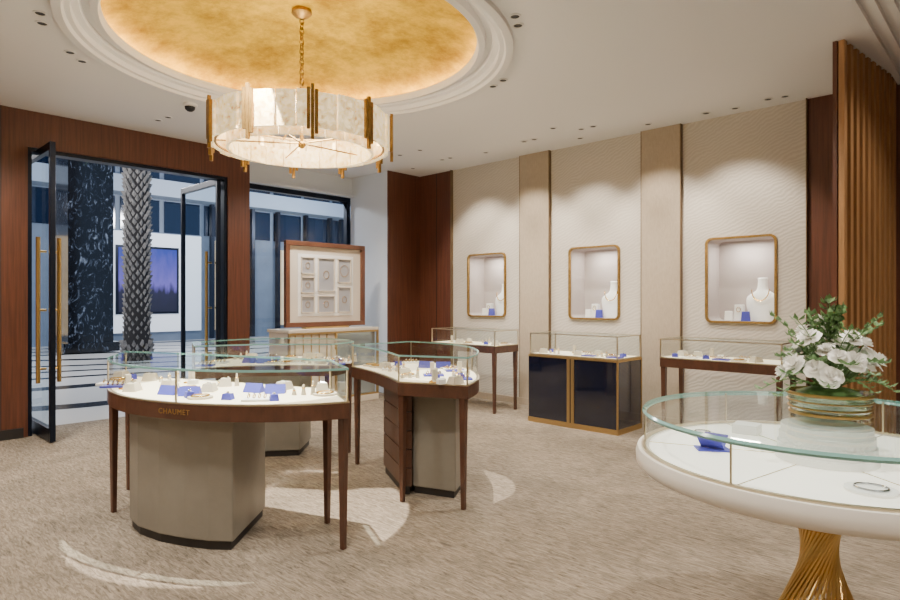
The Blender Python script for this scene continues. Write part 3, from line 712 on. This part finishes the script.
# second, lower inner tier
for i in range(22):
    a0=2*math.pi*i/22+.008; a1=2*math.pi*(i+1)/22-.008; o=[];I=[]
    for q in range(4):
        t=a0+(a1-a0)*q/3; o.append((cx+.56*math.cos(t),cy+.56*math.sin(t))); I.append((cx+.54*math.cos(t),cy+.54*math.sin(t)))
    a.prism(o+I[::-1],2.555,2.70)
front=math.atan2(-cy,-cx)
for i in range(10):
    t0=front+2*math.pi*i/10+.10
    for q in (-1,0,1):
        t=t0+q*.038; up=(.02,.045,.01)[q+1]; dn=(.04,.11,.07)[q+1]; rr=Rr+.04
        bars.rbox(cx+rr*math.cos(t),cy+rr*math.sin(t),zbm-dn,.022,.022,(zt-zbm)+up+dn,t)
a.build('crystal_panels',M_crys,ch); bars.build('gold_bars',M_bar,ch)
b=A()
for i in range(12):
    t=2*math.pi*i/12; b.lathe([(.012,2.66),(.014,2.68),(.014,2.78),(.001,2.79)],cx+.605*math.cos(t),cy+.605*math.sin(t),12)
b.build('candle_bulbs',mat('bulb',srgb(255,240,210),.5,emit=srgb(255,215,150),estr=7),ch,True)

# ================================================================ ceiling fixtures
dl=A(); dr=A()
def CE(px_,py_): d=F*(H-HC)/(300-py_); return W((px_-450)/F*d,d)
pix=[(40,13),(42,23),(70,52),(82,61),(158,120),(168,117),(515,16),(518,25),(503,80),(493,86),(400,155),(420,150),(553,128),(580,138),(648,124),(706,113),(735,108),(768,99),(785,96)]
P=[CE(*p) for p in pix]
for x in (-6.6,-5.9,-5.75,-5.2,-4.5,-4.35,-3.7,-3.55): P.append((x,6.05 if int(x*10)%2 else 6.15))
P+=[(-6.6,0.4),(-6.6,.65)]
for x,y in P:
    dl.lathe([(.001,H-.004),(.032,H-.004)],x,y,20); dr.lathe([(.031,H-.001),(.031,H-.007),(.042,H-.007),(.043,H-.001)],x,y,20)
cl=empty('ceiling_downlights',-3.5,3,H); dl.build('lamp_wells',M_dark,cl); dr.build('trim_rings',M_ceil,cl)
sx,sy=CE(190,104); s=empty('security_dome_camera',sx,sy,H); A().lathe([(.07,H-.001),(.07,H-.025),(.05,H-.03)],sx,sy,24).build('housing',M_ceil,s,True); A().lathe([(.05,H-.028),(.045,H-.055),(.025,H-.072),(.001,H-.078)],sx,sy,24).build('dome',M_dark,s,True)

# ================================================================ LIGHTS
def spot(x,y,z,e_,ang,rx=0,ry=0,col=(1,.92,.82),blend=.6,rad=.05):
    l=bpy.data.lights.new('downlight_or_added_spot','SPOT'); l.energy=e_; l.spot_size=math.radians(ang); l.spot_blend=blend; l.color=col; l.shadow_soft_size=rad
    o=bpy.data.objects.new('downlight_or_added_spot',l); o.location=(x,y,z); o.rotation_euler=(math.radians(rx),math.radians(ry),0); COL.objects.link(o); return o
for x in (-5.62,-4.76,-3.9,-3.03,-2.19): spot(x,5.75,H-.03,150,78,26,col=(1,.91,.79))
for cxn in (-5.62,-3.9,-2.19):
    l=bpy.data.lights.new('niche_lamp','AREA'); l.energy=7; l.size=.3; l.size_y=.05; l.shape='RECTANGLE'; l.color=(1,.93,.84)
    o=bpy.data.objects.new('niche_lamp',l); o.location=(cxn,6.82,NZ1-.02); COL.objects.link(o)
for (x,y) in ((-6.3,1.2),(-6.3,4.4),(-2.0,4.3),(-2.0,1.2),(-4.2,.3),(-4.2,5.0),(1.2,4.5),(1.2,1.0),(-1,-1.2),(-5,-1.2),(2.2,-1.2)):
    spot(x,y,H-.03,345,140,blend=.9,rad=.12)  # wide fill spots added across the ceiling for general brightness
sp1=W(-1.32,4.02); spot(sp1[0],sp1[1],H-.03,1500,2*math.degrees(math.atan(1.06/3.31)),blend=.05,rad=.008)  # added spot whose cone edge imitates the bright arc on the carpet
sp2=W(-.02,4.62); spot(sp2[0],sp2[1],H-.03,800,2*math.degrees(math.atan(.52/3.31)),blend=.06,rad=.008)  # second added spot, imitates the floor arc beside the right showcase
for (X_,d_) in ((.9,4.9),(-2.9,5.4),(.2,6.6)):
    q=W(X_,d_); spot(q[0],q[1],H-.03,140,44,blend=.9,rad=.05)
spot(C[0],C[1],H-.03,220,45,blend=.4,rad=.05)
spot(0.2,5.4,H-.05,70,90,0,35,blend=.8)  # spot added to lighten the slatted screen
l=bpy.data.lights.new('chandelier_lamp','POINT'); l.energy=65; l.shadow_soft_size=.2; l.color=(1,.85,.6); o=bpy.data.objects.new('chandelier_lamp',l); o.location=(cx+.02,cy,2.85); COL.objects.link(o)
for (x,y,z,e_) in ((-12.5,3.0,4.5,650),(-17.5,8.5,4.6,650),(-17,1.5,5,500),(-18,13.5,4.5,600)):
    l=bpy.data.lights.new('exterior_fill_light','POINT'); l.energy=e_; l.shadow_soft_size=.3; l.color=(1,.97,.95); o=bpy.data.objects.new('exterior_fill_light',l); o.location=(x,y,z); COL.objects.link(o)  # unseen fill lights added to brighten palm, column and facade
w=bpy.data.worlds.new('dusk'); scene.world=w; w.use_nodes=True; bg=w.node_tree.nodes['Background']; bg.inputs[0].default_value=(.40,.57,.86,1); bg.inputs[1].default_value=0.95
cam=bpy.data.cameras.new('camera'); cam.sensor_width=36; cam.lens=F/900*36; cam.clip_start=.05
co=bpy.data.objects.new('camera',cam); co.location=(0,0,HC); co.rotation_euler=(math.pi/2,0,math.atan2(sa,ca)); COL.objects.link(co); scene.camera=co
